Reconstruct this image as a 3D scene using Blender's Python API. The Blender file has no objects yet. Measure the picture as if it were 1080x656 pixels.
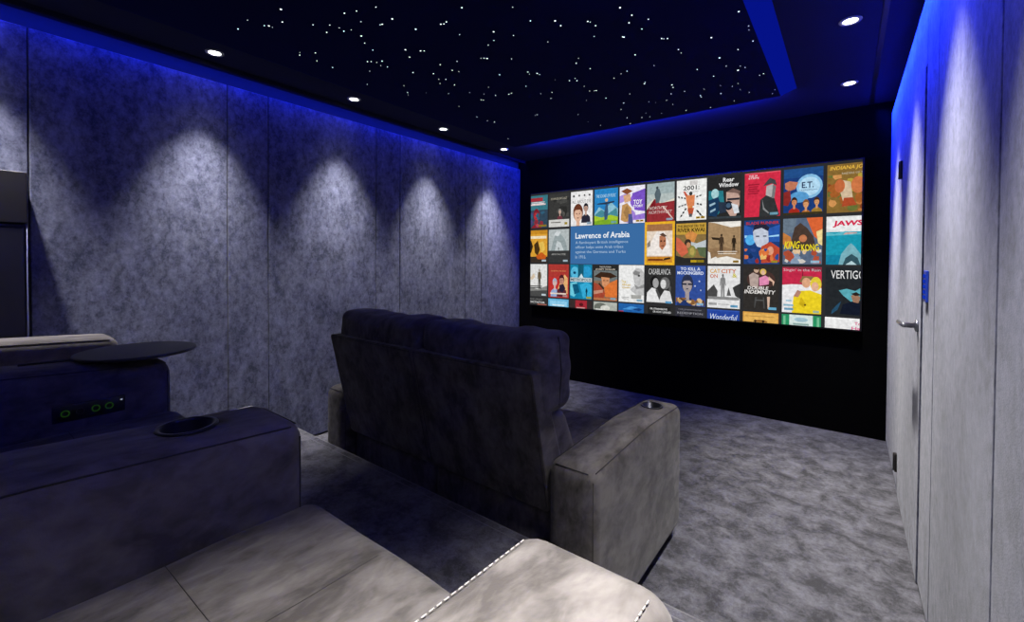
import bpy, bmesh, math, random
from mathutils import Vector, Matrix
random.seed(7)
S = bpy.context.scene
COL = S.collection
# ------------------------------------------------------------------ view
S.view_settings.view_transform = 'Standard'
S.view_settings.look = 'None'
S.view_settings.gamma = 1.0
S.view_settings.use_curve_mapping = False
S.view_settings.exposure = 0.0
S.cycles.use_denoising = True
S.cycles.max_bounces = 6; S.cycles.diffuse_bounces = 1
S.cycles.sample_clamp_indirect = 4.0
# ------------------------------------------------------------------ tunables
SPOT_W = 112.0          # ceiling downlights (radiant watts per spot)
SPOT_W_R = 118.0
SPOT_WIDE = 0.03        # share of the power in the lens's wide spill
SPOT_COL = (1.0, 0.965, 0.97)
LED_COL = (0.006, 0.025, 1.0)
LED_TRAY = 0.24         # emission strength of the blue diffuser round the star panel
LED_TRAY_LEFT = 0.05
LED_TAPE = 2.0         # the tape inside the left ceiling cove
COVE_W = dict(left=14.0, right=175.0)   # added blue wash lamps in the coves, watts
FRONT_W = 75.0         # unseen blue lamp added behind the front edge of the star panel
# ------------------------------------------------------------------ camera
def cam_axes(yaw, p, r):
    cy, sy = math.cos(yaw), math.sin(yaw)
    f = Vector((-sy*math.cos(p), cy*math.cos(p), -math.sin(p)))
    r0 = Vector((cy, sy, 0)); u0 = r0.cross(f)
    return r0*math.cos(r)+u0*math.sin(r), -r0*math.sin(r)+u0*math.cos(r), f
cd = bpy.data.cameras.new('camera'); cam = bpy.data.objects.new('camera', cd); COL.objects.link(cam)
rr, uu, ff = cam_axes(0.6539, 0.0150, 0.0063)
M = Matrix.Identity(4)
for i in range(3):
    M[i][0] = rr[i]; M[i][1] = uu[i]; M[i][2] = -ff[i]
M[0][3], M[1][3], M[2][3] = 0, 0, 1.31
cam.matrix_world = M
cd.sensor_width = 36; cd.lens = 460.78/1080*36
cd.shift_y = -(328-282.78)/1080
cd.clip_start = 0.02
S.camera = cam
# ------------------------------------------------------------------ world
W = bpy.data.worlds.new('world'); S.world = W; W.use_nodes = True
W.node_tree.nodes['Background'].inputs[0].default_value = (0.004, 0.006, 0.02, 1)
W.node_tree.nodes['Background'].inputs[1].default_value = 0.3

# ------------------------------------------------------------------ helpers
def lin(c):
    if isinstance(c, str):
        c = c.lstrip('#'); c = [int(c[i:i+2], 16)/255 for i in (0, 2, 4)]
    return tuple((x/12.92 if x <= .04045 else ((x+.055)/1.055)**2.4) for x in c)
def link(o, parent=None):
    COL.objects.link(o)
    if parent is not None: o.parent = parent
    return o
def mesh_obj(name, bm, mat, parent=None, smooth=True, wn=False):
    me = bpy.data.meshes.new(name); bm.normal_update(); bm.to_mesh(me); bm.free()
    if mat is not None: me.materials.append(mat)
    for p in me.polygons: p.use_smooth = smooth
    o = bpy.data.objects.new(name, me); link(o, parent)
    if wn:
        m = o.modifiers.new('wn', 'WEIGHTED_NORMAL'); m.keep_sharp = True
    return o
def empty(name, loc=(0, 0, 0), rz=0):
    o = bpy.data.objects.new(name, None); o.location = loc; o.rotation_euler = (0, 0, rz)
    o.empty_display_size = .1
    return link(o)
def tag(o, label, cat, group=None, kind=None):
    o['label'] = label; o['category'] = cat
    if group: o['group'] = group
    if kind: o['kind'] = kind
    return o
def struct(o):
    o['kind'] = 'structure'; return o
def copy_tree(o, parent=None):
    kids = list(o.children); c = o.copy(); COL.objects.link(c)
    if parent is not None: c.parent = parent
    for k in kids: copy_tree(k, c)
    return c
def box_bm(x0, x1, y0, y1, z0, z1, bev=0.0, seg=2, bm=None):
    b = bmesh.new()
    vs = [b.verts.new((x, y, z)) for x in (x0, x1) for y in (y0, y1) for z in (z0, z1)]
    for f in ((0, 1, 3, 2), (4, 6, 7, 5), (0, 4, 5, 1), (2, 3, 7, 6), (0, 2, 6, 4), (1, 5, 7, 3)):
        b.faces.new([vs[i] for i in f])
    if bev > 0:
        bmesh.ops.bevel(b, geom=b.edges[:], offset=bev, segments=seg, profile=.5, affect='EDGES')
    if bm is None: return b
    merge(bm, b); return bm
def merge(bm, b):
    me = bpy.data.meshes.new('tmp'); b.to_mesh(me); b.free(); bm.from_mesh(me); bpy.data.meshes.remove(me)
def box(name, x0, x1, y0, y1, z0, z1, mat, parent=None, bev=0.0, seg=2):
    return mesh_obj(name, box_bm(x0, x1, y0, y1, z0, z1, bev, seg), mat, parent, smooth=bev > 0, wn=bev > 0)
def cushion_bm(c, h, r, n=10, k=5, bulge=(0, 0, 0), fn=None):
    """rounded box, centre c, half sizes h, corner radius r, sides swelling outward by bulge"""
    r = min(r, min(h)*.999)
    def coords(H):
        a = [-H + r*(1-math.cos(i/k*math.pi/2))*1.0 for i in range(k)]
        mid = [-(H-r) + 2*(H-r)*i/n for i in range(n+1)]
        return a + mid + [-x for x in reversed(a)]
    cs = [coords(x) for x in h]
    b = bmesh.new()
    def place(p):
        inn = [max(-(h[i]-r), min(h[i]-r, p[i])) for i in range(3)]
        d = Vector([p[i]-inn[i] for i in range(3)])
        if d.length > 1e-9: d = d.normalized()*r
        q = [inn[i]+d[i] for i in range(3)]
        u = [max(-1, min(1, q[i]/h[i])) for i in range(3)]
        out = []
        for i in range(3):
            j, l = (i+1) % 3, (i+2) % 3
            out.append(q[i] + bulge[i]*u[i]*(1-u[j]**2)*(1-u[l]**2))
        v = Vector(out)
        v = Vector((v[0]+c[0], v[1]+c[1], v[2]+c[2]))
        return fn(v) if fn else v
    for ax in range(3):
        a1, a2 = (ax+1) % 3, (ax+2) % 3
        for s in (-1, 1):
            g = []
            for x in cs[a1]:
                row = []
                for y in cs[a2]:
                    p = [0, 0, 0]; p[ax] = s*h[ax]; p[a1] = x; p[a2] = y
                    row.append(b.verts.new(place(p)))
                g.append(row)
            for i in range(len(g)-1):
                for j in range(len(g[0])-1):
                    q = [g[i][j], g[i+1][j], g[i+1][j+1], g[i][j+1]]
                    if s < 0: q.reverse()
                    b.faces.new(q)
    bmesh.ops.remove_doubles(b, verts=b.verts[:], dist=1e-5)
    bmesh.ops.recalc_face_normals(b, faces=b.faces[:])
    return b
def cushion(name, x0, x1, y0, y1, z0, z1, r, mat, parent=None, bulge=(0, 0, 0), fn=None, n=10, k=5):
    c = ((x0+x1)/2, (y0+y1)/2, (z0+z1)/2); h = ((x1-x0)/2, (y1-y0)/2, (z1-z0)/2)
    return mesh_obj(name, cushion_bm(c, h, r, n, k, bulge, fn), mat, parent)
def tube_bm(pts, r, seg=8, closed=False, bm=None):
    b = bm or bmesh.new(); pts = [Vector(p) for p in pts]; rings = []; N = len(pts)
    for i, p in enumerate(pts):
        if closed: t = pts[(i+1) % N]-pts[i-1]
        else: t = pts[min(i+1, N-1)]-pts[max(i-1, 0)]
        t.normalize(); a = t.orthogonal() if abs(t.z) > .95 else t.cross(Vector((0, 0, 1)))
        a.normalize(); c = t.cross(a)
        rings.append([b.verts.new(p+(a*math.cos(2*math.pi*j/seg)+c*math.sin(2*math.pi*j/seg))*r) for j in range(seg)])
    for i in range(N if closed else N-1):
        A, B = rings[i], rings[(i+1) % N]
        for j in range(seg): b.faces.new([A[j], A[(j+1) % seg], B[(j+1) % seg], B[j]])
    if not closed:
        b.faces.new(list(reversed(rings[0]))); b.faces.new(rings[-1])
    return b
def tube(name, pts, r, mat, parent=None, seg=8, closed=False):
    b = tube_bm(pts, r, seg, closed)
    bmesh.ops.recalc_face_normals(b, faces=b.faces[:])
    return mesh_obj(name, b, mat, parent)
def lathe_bm(prof, seg=32, c=(0, 0, 0), bm=None):
    b = bm or bmesh.new(); rings = []
    for r, z in prof:
        if r < 1e-6: rings.append([b.verts.new((c[0], c[1], c[2]+z))])
        else: rings.append([b.verts.new((c[0]+r*math.cos(2*math.pi*j/seg), c[1]+r*math.sin(2*math.pi*j/seg), c[2]+z)) for j in range(seg)])
    for A, B in zip(rings, rings[1:]):
        if len(A) == 1 and len(B) == 1: continue
        for j in range(seg):
            k = (j+1) % seg
            if len(A) == 1: b.faces.new([A[0], B[k], B[j]])
            elif len(B) == 1: b.faces.new([A[j], A[k], B[0]])
            else: b.faces.new([A[j], A[k], B[k], B[j]])
    bmesh.ops.recalc_face_normals(b, faces=b.faces[:])
    return b
def lathe(name, prof, mat, parent=None, seg=32, c=(0, 0, 0), smooth=True):
    return mesh_obj(name, lathe_bm(prof, seg, c), mat, parent, smooth)
def cut_cylinder(o, c, r, depth):
    cb = lathe_bm([(0, -depth), (r, -depth), (r, .2), (0, .2)], 32, c)
    k = mesh_obj('cutter', cb, None)
    if o.parent: k.parent = o.parent
    m = o.modifiers.new('b', 'BOOLEAN'); m.object = k; m.operation = 'DIFFERENCE'; m.solver = 'EXACT'
    bpy.context.view_layer.update()
    dg = bpy.context.evaluated_depsgraph_get()
    me = bpy.data.meshes.new_from_object(o.evaluated_get(dg))
    o.modifiers.clear(); o.data = me
    bpy.data.objects.remove(k)
# ------------------------------------------------------------------ materials
def new_mat(name):
    m = bpy.data.materials.new(name); m.use_nodes = True
    nt = m.node_tree; return m, nt, nt.nodes['Principled BSDF']
def plain(name, col, rough=.6, metal=0, spec=.5):
    m, nt, b = new_mat(name)
    b.inputs['Base Color'].default_value = (*col, 1); b.inputs['Roughness'].default_value = rough
    b.inputs['Metallic'].default_value = metal; b.inputs['Specular IOR Level'].default_value = spec
    return m
def emit(name, col, s):
    m = bpy.data.materials.new(name); m.use_nodes = True; nt = m.node_tree; nt.nodes.clear()
    e = nt.nodes.new('ShaderNodeEmission'); o = nt.nodes.new('ShaderNodeOutputMaterial')
    e.inputs[0].default_value = (*col, 1); e.inputs[1].default_value = s
    nt.links.new(e.outputs[0], o.inputs[0]); return m
def fabric(name, lo, hi, layers, sheen=.3, rough=.9, bump=.15, bscale=400, ramp=(.35, .65), sheen_tint=(1, 1, 1), spec=.15):
    """cloth whose nap is mottled between two colours; layers = [(scale xyz, detail, weight)]"""
    m, nt, b = new_mat(name); L = nt.links.new
    tc = nt.nodes.new('ShaderNodeTexCoord'); acc = None
    for (sc, det, w) in layers:
        mp = nt.nodes.new('ShaderNodeMapping'); mp.inputs['Scale'].default_value = sc
        L(tc.outputs['Object'], mp.inputs[0])
        nz = nt.nodes.new('ShaderNodeTexNoise'); nz.inputs['Scale'].default_value = 1; nz.inputs['Detail'].default_value = det
        nz.inputs['Roughness'].default_value = .62; nz.inputs['Distortion'].default_value = .4
        L(mp.outputs[0], nz.inputs['Vector'])
        mu = nt.nodes.new('ShaderNodeMath'); mu.operation = 'MULTIPLY'; mu.inputs[1].default_value = w
        L(nz.outputs['Fac'], mu.inputs[0])
        if acc is None: acc = mu
        else:
            ad = nt.nodes.new('ShaderNodeMath'); ad.operation = 'ADD'; L(acc.outputs[0], ad.inputs[0]); L(mu.outputs[0], ad.inputs[1]); acc = ad
    rp = nt.nodes.new('ShaderNodeValToRGB'); rp.color_ramp.elements[0].position = ramp[0]; rp.color_ramp.elements[1].position = ramp[1]
    rp.color_ramp.elements[0].color = (*lo, 1); rp.color_ramp.elements[1].color = (*hi, 1)
    L(acc.outputs[0], rp.inputs[0]); L(rp.outputs[0], b.inputs['Base Color'])
    b.inputs['Roughness'].default_value = rough; b.inputs['Specular IOR Level'].default_value = spec
    b.inputs['Sheen Weight'].default_value = sheen; b.inputs['Sheen Roughness'].default_value = .4
    b.inputs['Sheen Tint'].default_value = (*sheen_tint, 1)
    n2 = nt.nodes.new('ShaderNodeTexNoise'); n2.inputs['Scale'].default_value = bscale; n2.inputs['Detail'].default_value = 2
    L(tc.outputs['Object'], n2.inputs['Vector'])
    bp = nt.nodes.new('ShaderNodeBump'); bp.inputs['Strength'].default_value = bump; bp.inputs['Distance'].default_value = .002
    L(n2.outputs['Fac'], bp.inputs['Height']); L(bp.outputs[0], b.inputs['Normal'])
    return m
wall_layers = [((36, 36, 26), 8, .44), ((9, 9, 5), 6, .36), ((110, 110, 90), 3, .20)]
M_wall = fabric('wall_velvet', (.052, .058, .090), (.21, .22, .305), wall_layers, sheen=.15, ramp=(.40, .62), bscale=250, bump=.3)
M_suede = fabric('sofa_suede', (.058, .052, .046), (.160, .146, .132), [((9, 4, 6), 5, .62), ((34, 14, 20), 3, .38)], sheen=.15, ramp=(.40, .61))
M_carpet = fabric('carpet', (.048, .047, .050), (.165, .162, .178), [((9, 9, 9), 5, .55), ((50, 50, 50), 4, .25), ((240, 240, 240), 2, .20)], sheen=.1, bump=.8, bscale=700, ramp=(.42, .60))
M_black = fabric('black_velvet', (.0012, .0012, .0014), (.002, .002, .0022), [((20, 20, 20), 3, 1)], sheen=.0, spec=.05)
M_ceil = plain('black_ceiling_paint', (.018, .020, .050), .9, 0, .1)
M_star = plain('star_panel_cloth', (.006, .008, .06), .95, 0, .05)
M_back = plain('wall_substrate', (.045, .048, .06), .8, 0, .1)
M_gap = plain('dark_gap', (.01, .01, .012), .9, 0, .1)
M_seam = plain('seam_thread', (.028, .025, .022), .8)
M_stitch = plain('pale_thread', (.34, .32, .29), .8)
M_bind = plain('carpet_binding', (.17, .165, .17), .95)
M_plastic = plain('black_plastic', (.012, .012, .014), .35)
M_tray = plain('black_tray', (.05, .05, .054), .5)
M_cup = plain('cup_liner', (.02, .022, .03), .3, .6)
M_steel = plain('brushed_steel', (.62, .62, .64), .28, 1)
M_hinge = plain('dark_bronze_hinge', (.05, .045, .042), .4, .8)
M_cab = plain('black_cabinet', (.010, .010, .013), .55)
M_cab2 = plain('black_cabinet_hood', (.016, .014, .013), .6)
M_trimw = plain('downlight_trim', (.55, .56, .6), .5)
M_blueplast = plain('blue_switch_plastic', (.03, .09, .7), .4)
M_lamp = emit('lamp_lens', (1, .97, .93), 14)
M_led = emit('blue_led_diffuser', LED_COL, LED_TRAY)
M_led_dim = emit('blue_led_diffuser_dim', LED_COL, LED_TRAY_LEFT)
M_tape = emit('blue_led_tape', LED_COL, LED_TAPE)
M_green = emit('green_ring_light', (.10, .5, .03), .08)
M_white_dot = emit('white_dot_light', (.7, .75, .8), .5)
M_starlight = emit('fibre_star', (.80, .93, 1), 2.2)
M_key = emit('blue_key_light', (.01, .07, 1), .45)

# ------------------------------------------------------------------ room
XL, XR, YF, YB, ZC = -3.12, .245, 4.23, -1.7, 2.50
T = .035
WL, WR = XL-T, XR+T
struct(box('floor', WL-.1, WR+.1, YB-.1, YF+.1, -.1, 0, M_carpet))
ZR, YR = .345, 1.25
rb = box_bm(WL+.002, WR-.002, YB+.002, YR, .001, ZR, 0)
es = [e for e in rb.edges if all(abs(v.co.y-YR) < 1e-5 and abs(v.co.z-ZR) < 1e-5 for v in e.verts)]
bmesh.ops.bevel(rb, geom=es, offset=.018, segments=4, profile=.5, affect='EDGES')
struct(mesh_obj('floor_platform', rb, M_carpet, smooth=False))
bb = bmesh.new()
for yy in (YR-.013, YR-.045):
    tube_bm([(WL+.01, yy, ZR-.0015), (WR-.01, yy, ZR-.0015)], .0025, 6, bm=bb)
struct(mesh_obj('trim_1', bb, M_bind))
struct(box('wall_left', WL-.1, WL, YB-.1, YF+.1, 0, ZC, M_back))
struct(box('wall_right', WR, WR+.1, YB-.1, YF+.1, 0, ZC, M_back))
struct(box('wall_front', WL-.1, WR+.1, YF, YF+.1, 0, ZC, M_black))
struct(box('wall_back', WL-.1, WR+.1, YB-.1, YB, 0, ZC, M_wall))
struct(box('ceiling', WL-.1, WR+.1, YB-.1, YF+.1, ZC, ZC+.1, M_ceil))

# upholstered wall panels ------------------------------------------------
PT = 2.415
def panel(y0, y1, side, label, zb=0.012, zt=PT, group=None):
    g = .0022
    x0, x1 = (WL+.002, XL) if side == 'l' else (XR, WR-.002)
    zb2 = zb if y0 >= YR-.3 else max(zb, ZR+.004) if y1 <= YR+.001 else zb
    b = box_bm(x0, x1, y0+g, y1-g, zb2, zt, .006, 3)
    o = mesh_obj('velvet_panel', b, M_wall, None, True, True)
    # a step of the platform passes under the panels beside it
    tag(o, label, 'wall panel', group or ('velvet panels on the left wall' if side == 'l' else 'velvet panels on the right wall'))
    return o
LP = [(-.834, .012, 'wide blue-grey velvet wall panel behind the tall black cabinet, cut by left edge of photo'),
      (.012, .257, 'narrow grey velvet wall panel just above the tall black cabinet at far left'),
      (.257, 1.105, 'wide grey velvet wall panel lit by nearest downlight, right of tall black cabinet'),
      (1.105, 1.351, 'narrow grey velvet wall panel beside the largest light pool on left wall'),
      (1.351, 2.207, 'wide grey velvet left wall panel with second light pool, behind loveseat left end'),
      (2.207, 2.450, 'narrow velvet left wall panel between the second and third light pools'),
      (2.450, 3.279, 'wide velvet left wall panel under third light pool counted from the cabinet'),
      (3.279, 3.529, 'narrow blue-lit velvet left wall panel on left half of farthest light pool'),
      (3.529, 4.225, 'blue-lit velvet left wall panel in the corner against black screen wall')]
for y0, y1, lb in LP: panel(y0, y1, 'l', lb)
panel(-1.69, -.834, 'l', 'wide grey velvet left wall panel at the rear of the room')
RP = [(.46, 1.315, 'pale velvet right wall panel nearest the camera, cut by right edge of photo'),
      (1.315, 2.115, 'wide pale velvet right wall panel between door architrave strip and nearest panel'),
      (3.33, 4.225, 'velvet right wall panel between door hinges and black screen wall')]
for y0, y1, lb in RP: panel(y0, y1, 'r', lb)
panel(-1.69, .46, 'r', 'velvet right wall panel beside the back row of seats')
panel(2.115, 2.405, 'r', 'narrow velvet right wall strip between door and wide panel, carrying blue switch')
panel(2.405, 3.33, 'r', 'short velvet wall panel filling the space above the door', zb=2.112)

# blue LED coves: left fascia added to hide a tape; added lamps wash both walls blue
def area(name, loc, rot, sx, sy, w, parent, col=LED_COL):
    ld = bpy.data.lights.new(name, 'AREA'); ld.shape = 'RECTANGLE'; ld.size = sx; ld.size_y = sy; ld.energy = w; ld.color = col
    lo = bpy.data.objects.new(name, ld); link(lo, parent); lo.location = loc; lo.rotation_euler = rot
    return lo
for side, xw, sg, o_ in (('left', XL, 1, 0), ('right', XR, -1, -.055)):
    r_ = empty('cove_light', (xw, (YB+YF)/2, ZC)); tag(r_, 'blue LED cove with added wash lamp along the top of the %s wall' % side, 'cove light')
    hy = (YF-YB)/2-.01
    if side == 'left': fx = sorted((sg*(.074-o_), sg*(.078-o_))); box('fascia', fx[0], fx[1], -hy, hy, -.030, -.0005, M_ceil, r_)
    tx_ = sorted((sg*(.05-o_), sg*(.072-o_))); box('cove_strip', tx_[0], tx_[1], -hy+.01, hy-.01, -.004, -.001, M_tape if side == 'left' else M_plastic, r_)  # right strip is a dark channel added for the wall-wash lamp
    la = area('lamp', (sg*(.061-o_), 0, -.007), (0, math.radians(30 if side == 'left' else 38)*sg, 0), .014, 2*hy-.04, COVE_W[side], r_)  # blue lamp added to wash the wall, kept out of view
    if side == 'right': la.data.spread = math.radians(70)

# ------------------------------------------------------------------ star ceiling raft
SX0, SX1, SY0, SY1, SZ = -2.62, -.372, -1.15, 3.455, 2.44
raft = empty('star_ceiling', ((SX0+SX1)/2, (SY0+SY1)/2, SZ))
tag(raft, 'black starlight ceiling raft with scattered white light points and blue lit rim', 'star ceiling')
rx, ry = raft.location.x, raft.location.y
box('ceiling_panel', SX0-rx, SX1-rx, SY0-ry, SY1-ry, 0, ZC-SZ, M_star, raft)
def rim(name, p, q, nrm, mat):
    # sloping diffuser from the raft's lower edge up and out to the ceiling
    b = bmesh.new(); w = .085; hh = ZC-SZ-.001
    p, q, nrm = Vector(p), Vector(q), Vector(nrm)
    d = (q-p).normalized(); ext = .085
    a = [p, q, q+nrm*w+d*ext+Vector((0, 0, hh)), p+nrm*w-d*ext+Vector((0, 0, hh))]
    up = [q+Vector((0, 0, hh)), p+Vector((0, 0, hh))]
    vs = [b.verts.new(v-Vector((rx, ry, SZ))) for v in a]; v5, v6 = [b.verts.new(v-Vector((rx, ry, SZ))) for v in up]
    b.faces.new(vs); b.faces.new([vs[3], vs[2], v5, v6]); b.faces.new([vs[0], vs[3], v6]); b.faces.new([vs[1], v5, vs[2]]); b.faces.new([vs[0], v6, v5, vs[1]])
    bmesh.ops.recalc_face_normals(b, faces=b.faces[:])
    return mesh_obj(name, b, mat, raft, smooth=False)
zz = SZ
rim('led_rim', (SX1+.001, SY0, zz), (SX1+.001, SY1, zz), (1, 0, 0), M_led)
rim('led_rim', (SX0, SY1+.001, zz), (SX1, SY1+.001, zz), (0, 1, 0), M_led)
rim('led_rim', (SX0-.001, SY0, zz), (SX0-.001, SY1, zz), (-1, 0, 0), M_led_dim)
rim('led_rim', (SX0, SY0-.001, zz), (SX1, SY0-.001, zz), (0, -1, 0), M_led_dim)
area('lamp', (0, SY1+.05-ry, .028), (math.radians(84), 0, 0), SX1-SX0-.1, .03, FRONT_W, raft)  # unseen lamp added to throw blue on the front soffit and corners
SL = [(37,103,1),(71,71,.5),(131,91,.8),(147,92,1.2),(160,97,.5),(190,33,1.5),(195,78,1),(257,186,.5),(257,196,.9),(304,88,.8),(313,188,.9),(318,216,.8),(374,240,.9),(364,89,.7),(353,115,.9),(398,99,.6),(414,111,1),(416,47,1),(440,106,.5),(459,39,.8),(475,77,.6),(476,128,1.2),(488,153,.8),(517,178,.7),(528,25,.8),(498,219,1),(511,219,.8),(531,222,.6),(550,217,1.1),(545,233,.6),(569,238,.9),(506,253,.6),(497,300,.6),(543,88,.7),(551,86,1.1),(586,67,1.3),(670,104,1.3),(633,177,1.3),(648,203,1),(687,181,1.2),(700,181,.9),(660,258,1),(628,305,.6),(641,329,.9),(643,338,.6),(707,330,.4),(733,262,1),(757,230,.9),(752,282,.6),(757,297,.6),(777,282,.8),(808,302,1),(787,333,.6),(800,250,1),(823,254,.5),(817,218,.8),(759,86,1.1),(770,85,.9),(779,78,1),(834,27,1.1),(826,123,.6),(862,329,.6),(824,379,.5),(888,416,1),(925,430,.6),(950,435,.7),(903,355,.9),(911,356,.9),(913,335,.5),(929,310,.5),(954,340,.6),(968,266,.9),(1001,335,.8),(1010,331,.6),(913,207,.9),(924,208,1.4),(902,207,.5),(928,160,.7)]
SR = [(2,113,1.3),(70,25,.6),(133,74,.9),(221,74,1.4),(241,91,1.1),(337,76,1.1),(346,78,.6),(365,91,.9),(452,27,1.3),(484,81,1),(494,54,1),(553,68,.8),(530,103,.8),(466,132,1.3),(461,131,.8),(360,129,.7),(195,149,.7),(73,126,.7),(66,209,.7),(3,144,.7),(24,266,.9),(124,256,1),(129,264,.6),(157,261,1.2),(166,265,.7),(117,307,.8),(9,339,.6),(56,336,.9),(66,332,.7),(222,284,.4),(210,329,.8),(206,350,.8),(170,333,.4),(272,287,1),(292,279,.8),(299,287,1),(296,225,.9),(304,207,.5),(346,244,.8),(324,307,.5),(344,324,.6),(361,323,.8),(368,322,1),(333,357,.5),(402,349,1.1),(431,278,.8),(456,262,.6),(477,253,.9),(506,195,1.1),(539,298,1.3),(541,293,.9),(573,233,.7),(600,137,1),(608,138,.7),(621,137,1),(660,176,1),(670,188,.7),(777,134,1.3),(875,41,1.1),(910,92,.7),(911,106,.6),(925,146,1),(872,176,.9),(806,206,1.4),(727,247,.9),(830,235,.8),(872,250,1.6),(880,235,.6),(897,240,.7),(785,271,1.1),(963,262,.9),(949,268,.7),(637,302,1.3),(641,311,1.1),(634,334,.9),(682,325,.7),(487,334,.8),(465,366,1),(456,389,.8),(555,362,.7),(579,365,.4),(618,357,.8),(640,371,.9),(738,340,1.2),(741,345,.9),(810,304,.5),(811,333,1),(752,317,.6),(852,307,.7),(872,297,.6),(880,319,.4),(912,329,.6),(1003,319,.6),(995,333,.6),(858,358,.7),(774,382,.8),(687,393,.9),(600,403,.6),(558,415,.8),(530,418,1),(545,402,.4),(477,419,1),(489,440,.8),(383,446,.9),(303,408,.7),(157,408,.9),(150,410,.6),(338,434,.5),(5,434,.8),(54,494,.8)]
stars = []
def ceil_pt(u, v, z):
    d = ff*460.78+rr*(u-540)-uu*(v-282.78); s = (z-1.31)/d.z
    return d.x*s, d.y*s
for (a, b_, s) in SL: stars.append((*ceil_pt(240+a/3.375, b_/3.375, SZ), s))
for (a, b_, s) in SR: stars.append((*ceil_pt(520+a/3.375, b_/3.375, SZ), s))
stars = [s for s in stars if SX0+.01 < s[0] < SX1-.01 and SY0+.01 < s[1] < SY1-.01]
stars.sort(key=lambda s: -s[2]/(1+s[1]*.25))
def star_mesh_bm(x, y, s, bm=None):
    r = .0033*s
    return lathe_bm([(0, -.0016), (r*.7, -.0013), (r, -.0004), (r, .0004)], 8, (x, y, 0), bm)
star_cache = {}
for (x, y, s) in stars[:99]:
    if s not in star_cache:
        o = mesh_obj('star', star_mesh_bm(0, 0, s), M_starlight, raft); star_cache[s] = o
    else:
        o = star_cache[s].copy(); COL.objects.link(o); o.parent = raft
    o.location = (x-rx, y-ry, 0)
rb = bmesh.new()
for (x, y, s) in stars[99:]: star_mesh_bm(x-rx, y-ry, s*.9, rb)
for i in range(120):
    x, y = random.uniform(SX0+.1, SX1-.1), random.uniform(SY0+.1, 1.2)
    d = Vector((x, y, SZ-1.31)); dd = d.dot(ff)
    if dd > .3 and d.dot(uu)/dd*460.78 < 282.78-6: continue      # leave the part shown by the photo to its own stars
    star_mesh_bm(x-rx, y-ry, random.uniform(.4, 1.1), rb)
o = mesh_obj('star_field', rb, M_starlight, raft); o['kind'] = 'stuff'

# ------------------------------------------------------------------ downlights
ring = lathe_bm([(.030, 0.0), (.031, -.004), (.044, -.005), (.047, -.002), (.047, 0.0), (.030, 0.0)], 32)
ring_me = None
def downlight(x, y, label, w, side):
    global ring_me
    r_ = empty('downlight', (x, y, ZC)); tag(r_, label, 'downlight', 'recessed downlights along the %s side of the ceiling' % side)
    if ring_me is None:
        o = mesh_obj('trim_ring', ring, M_trimw, r_); l = lathe('lens', [(0, -.0035), (.029, -.003), (.0295, -.0005), (0, -.0005)], M_lamp, r_)
        ring_me = (o.data, l.data)
    else:
        link(bpy.data.objects.new('trim_ring', ring_me[0]), r_); link(bpy.data.objects.new('lens', ring_me[1]), r_)
    for ww, size, bl in ((w*.62, 60, .5), (w*1.5, 50, 1.0), (w*SPOT_WIDE, 92, .9)):      # the beam and its wide spill
        ld = bpy.data.lights.new('lamp', 'SPOT'); ld.energy = ww; ld.color = SPOT_COL
        ld.spot_size = math.radians(size); ld.spot_blend = bl; ld.shadow_soft_size = .028
        lo = bpy.data.objects.new('lamp', ld); link(lo, r_); lo.location = (0, 0, -.012)
XDL, XDR = -2.90, -.003
dl = [(-.84, 'left side ceiling downlight at the rear of the room'), (.06, 'left side ceiling downlight above the tall black cabinet'),
      (.963, 'nearest and largest of the four visible downlights along the left ceiling edge'),
      (1.857, 'second downlight from the camera on the left ceiling edge'),
      (2.756, 'third downlight from the camera on the left ceiling edge'),
      (3.633, 'farthest left ceiling downlight, next to the corner by black screen wall')]
for y, lb in dl: downlight(XDL, y, lb, SPOT_W, 'left')
dr = [(-.95, 'right side ceiling downlight at the rear of the room'), (.10, 'right side ceiling downlight directly above camera'),
      (.86, 'right side ceiling downlight above the back row front edge'), (1.79, 'right side ceiling downlight before the door'),
      (2.715, 'larger blue-rimmed downlight at upper right, nearer the camera'),
      (3.646, 'smaller downlight at upper right, nearer the screen wall')]
for y, lb in dr: downlight(XDR, y, lb, SPOT_W_R*(1 if y > .5 else 1.9), 'right')

# ------------------------------------------------------------------ door
D0, D1, DZ = 2.41, 3.325, 2.105
door = empty('door_1', (XR, (D0+D1)/2, 0)); struct(door)
dy = (D0+D1)/2
leafx0, leafx1 = -.004, T-.002
box('door_leaf', leafx0, leafx1, D0+.006-dy, D1-.004-dy, .006, DZ, M_wall, door, .003, 2)
for i, z in enumerate((.18, 1.84)):
    hg = lathe('hinge', [(0, -.05), (.008, -.05), (.008, .05), (0, .05)], M_hinge, door, 16, (leafx0-.009, D1-.02-dy, z))
    box('hinge_plate', leafx0-.011, leafx0-.0005, D1-.045-dy, D1-.02-dy, z-.05, z+.05, M_hinge, hg, .001, 1)
hy = 2.50-dy; hz = 1.05
h = mesh_obj('door_handle', lathe_bm([(0, 0), (.026, 0), (.026, .006), (.023, .009), (.011, .0095), (.010, .05), (0, .05)], 24), M_steel, door)
h.rotation_euler = (0, -math.pi/2, 0); h.location = (leafx0-.0005, hy, hz)
lv = tube('lever', [(leafx0-.046, hy-.012, hz), (leafx0-.048, hy+.03, hz), (leafx0-.050, hy+.09, hz-.001), (leafx0-.050, hy+.150, hz-.003)], .0095, M_steel, door, 12)

# wall switch beside the door
sw = empty('wall_switch', (XR, 2.285, 1.225)); tag(sw, 'small blue keypad switch on the narrow wall strip right of the door', 'switch')
box('back_plate', -.008, 0, -.036, .036, -.06, .06, M_blueplast, sw, .003, 2)
for i in range(5):
    box('key', -.011, -.0083, -.028, .028, -.048+i*.02, -.034+i*.02, M_key, sw, .0015, 1)

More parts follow.
